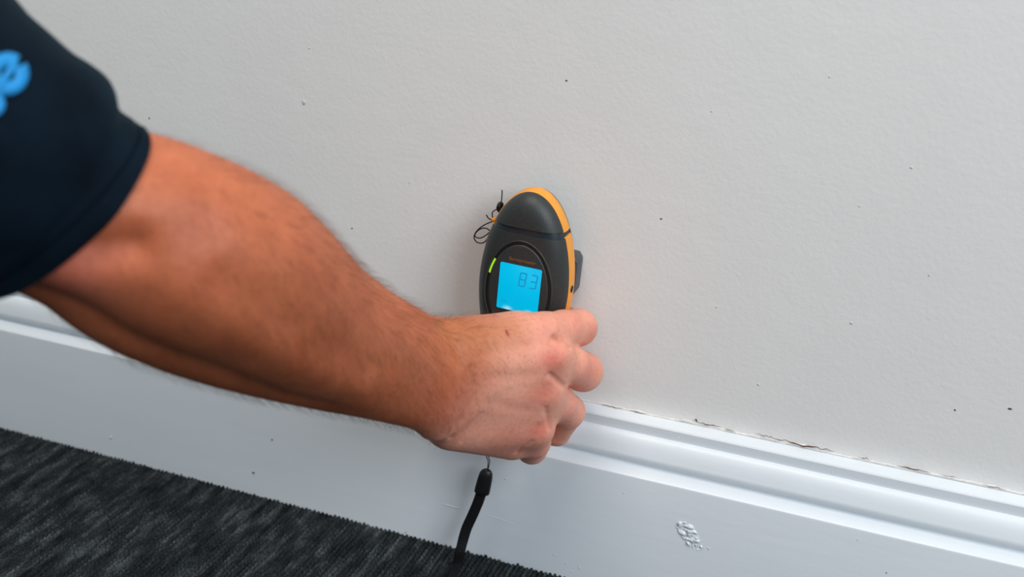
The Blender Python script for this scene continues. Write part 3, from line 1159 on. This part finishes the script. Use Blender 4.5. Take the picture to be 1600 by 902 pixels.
for i, (T, B, dep, hw) in enumerate(SL):
    t3, b3 = PD(*T, dep), PD(*B, dep)
    axis = mids[min(i + 1, len(SL) - 1)] - mids[max(i - 1, 0)]
    if i < 2:
        axis = mids[5] - mids[0]
    axis /= np.linalg.norm(axis)
    v = t3 - b3
    hv_ = np.linalg.norm(v) / 2
    v /= 2 * hv_
    w = np.cross(axis, v)
    w /= np.linalg.norm(w)
    if w @ view < 0:
        w = -w
    fold = 1 + 0.018 * np.sin(3 * ang + i * 0.55) + 0.012 * np.sin(7 * ang - i * 0.8)
    fold = np.where(np.abs(np.sin(ang)) > 0.96, 1, fold) if i > 1 else np.ones(NS)
    c = (t3 + b3) / 2
    reach = -AU * 0.018 * max(0, 1 - i / 7) * np.maximum(0, -np.cos(ang))[:, None] ** 0.8   # the cuff hangs lower on the near side
    c = c + reach
    outer.append(c + np.sin(ang)[:, None] * v * hv_ + (np.cos(ang) * fold)[:, None] * w * hw)
    inner.append(c + np.sin(ang)[:, None] * v * (hv_ - .0016) + (np.cos(ang))[:, None] * w * (hw - .0016))
def refine(rs, per=5):
    rs = np.array(rs)
    return catmull(list(rs), per)
ro = refine(outer)
arm_tree = BVHTree.FromPolygons([tuple(p) for p in V.tolist()], [tuple(f) for f in F.tolist()])


def clear_of_arm(rs, gap):
    rs = rs.copy()
    for r_ in rs:
        for k_ in range(len(r_)):
            loc, nor, _, dd = arm_tree.find_nearest(Vector(r_[k_]), 0.06)
            if loc is not None and (Vector(r_[k_]) - loc).dot(nor) < gap:
                r_[k_] = np.array(loc + nor * gap)
    for it in range(3):                                    # relax around each ring
        rs[:45] = 0.5 * rs[:45] + 0.25 * (np.roll(rs[:45], 1, 1) + np.roll(rs[:45], -1, 1))
    return rs


ro = clear_of_arm(ro, 0.0026)
ri = clear_of_arm(refine(inner)[:36], 0.0012)[::-1]
rings = list(ri) + list(ro)
sv, sf = rings_mesh(rings, cap=False)
last = (len(rings) - 1) * NS
sf.append(tuple(last + j for j in range(NS)))


def cloth_material():
    m = NT('navy_jersey')
    m.l(m.ramp(m.noise(40, 4), [(0.3, srgb(3, 12, 22)), (0.7, srgb(6, 21, 33))]), m.b.inputs['Base Color'])
    m.b.inputs['Roughness'].default_value = 0.85
    m.b.inputs['Specular IOR Level'].default_value = 0.08
    m.b.inputs['Sheen Weight'].default_value = 0.05
    m.b.inputs['Sheen Tint'].default_value = (0.25, 0.55, 0.75, 1)
    a = m.bump(m.noise(18, 3), 0.5, 0.006)
    m.bump(m.noise(1200, 2), 0.3, 0.0004, a)
    return m.m


bm = bmesh.new()
vv = [bm.verts.new(p - pbase) for p in sv]
for f in sf:
    bm.faces.new([vv[i] for i in f])
bmesh.ops.recalc_face_normals(bm, faces=bm.faces[:])
tree = BVHTree.FromBMesh(bm)
me = bpy.data.meshes.new('shirt_sleeve')
bm.to_mesh(me)
bm.free()
sleeve = link('shirt_sleeve', me, cloth_material(), person)
sleeve['label'] = 'navy blue short sleeve with light blue lettering'
stitch_mat = simple('navy_thread', srgb(3, 12, 20), 0.95, spec=0.05)
# stitched seam a little above the hem
ring = ro[8]
st = np.concatenate([ring, ring[:1]]) - pbase
cen = st[:-1].mean(0)
st = st + (st - cen) / np.linalg.norm(st - cen, axis=1)[:, None] * 0.0002
V2, F2 = tube(st, 0.00035, 5)
link('hem_seam', mesh_np('hem_seam', V2, F2), stitch_mat, sleeve)

# light blue lettering printed on the sleeve: the e at the frame edge and the end of the letter before it
print_mat = simple('light_blue_print', srgb(0, 132, 200), 0.7, 0.04)


def on_sleeve(px, py):
    o = Vector(CAM - pbase)
    d = Vector(ray(px, py)).normalized()
    loc, nor, _, _ = tree.ray_cast(o, d)
    return np.array(loc) + np.array(nor) * (0.0011 if nor.dot(d) < 0 else -0.0011)


def decal(name, polys):
    vsx, fsx = [], []
    for strip in polys:            # strip: list of (inner px, outer px) pairs
        b0 = len(vsx)
        for a, b in strip:
            vsx += [on_sleeve(*a), on_sleeve(*b)]
        for i in range(len(strip) - 1):
            k = b0 + 2 * i
            fsx.append((k, k + 1, k + 3, k + 2))
    o = link(name, mesh_np(name, np.array(vsx), fsx), print_mat, sleeve)
    md = o.modifiers.new('thickness', 'SOLIDIFY')
    md.thickness = 0.0003
    return o


def arc(cx_, cy_, ri_, ro_, a0, a1, n_=40):
    return [((cx_ + ri_ * math.cos(math.radians(a)), cy_ - ri_ * math.sin(math.radians(a))),
             (cx_ + ro_ * math.cos(math.radians(a)), cy_ - ro_ * math.sin(math.radians(a)))) for a in np.linspace(a0, a1, n_)]


ec = (11, 117)
e_bar = []
for t in np.linspace(-1, 1, 12):       # cross bar of the e, along the rotated baseline
    bx, by = ec[0] + t * 24 * math.cos(math.radians(55)), ec[1] - t * 24 * math.sin(math.radians(55))
    nx2, ny2 = math.sin(math.radians(55)) * 5.5, math.cos(math.radians(55)) * 5.5
    e_bar.append(((bx - nx2, by - ny2), (bx + nx2, by + ny2)))
decal('letter_e', [arc(ec[0], ec[1], 11.5, 33, 55, 55 + 336, 64), e_bar])['label'] = 'light blue letter e'
decal('letter_edge', [arc(-13, 164, 7, 20, -175, 175)])['label'] = 'edge of a light blue letter'
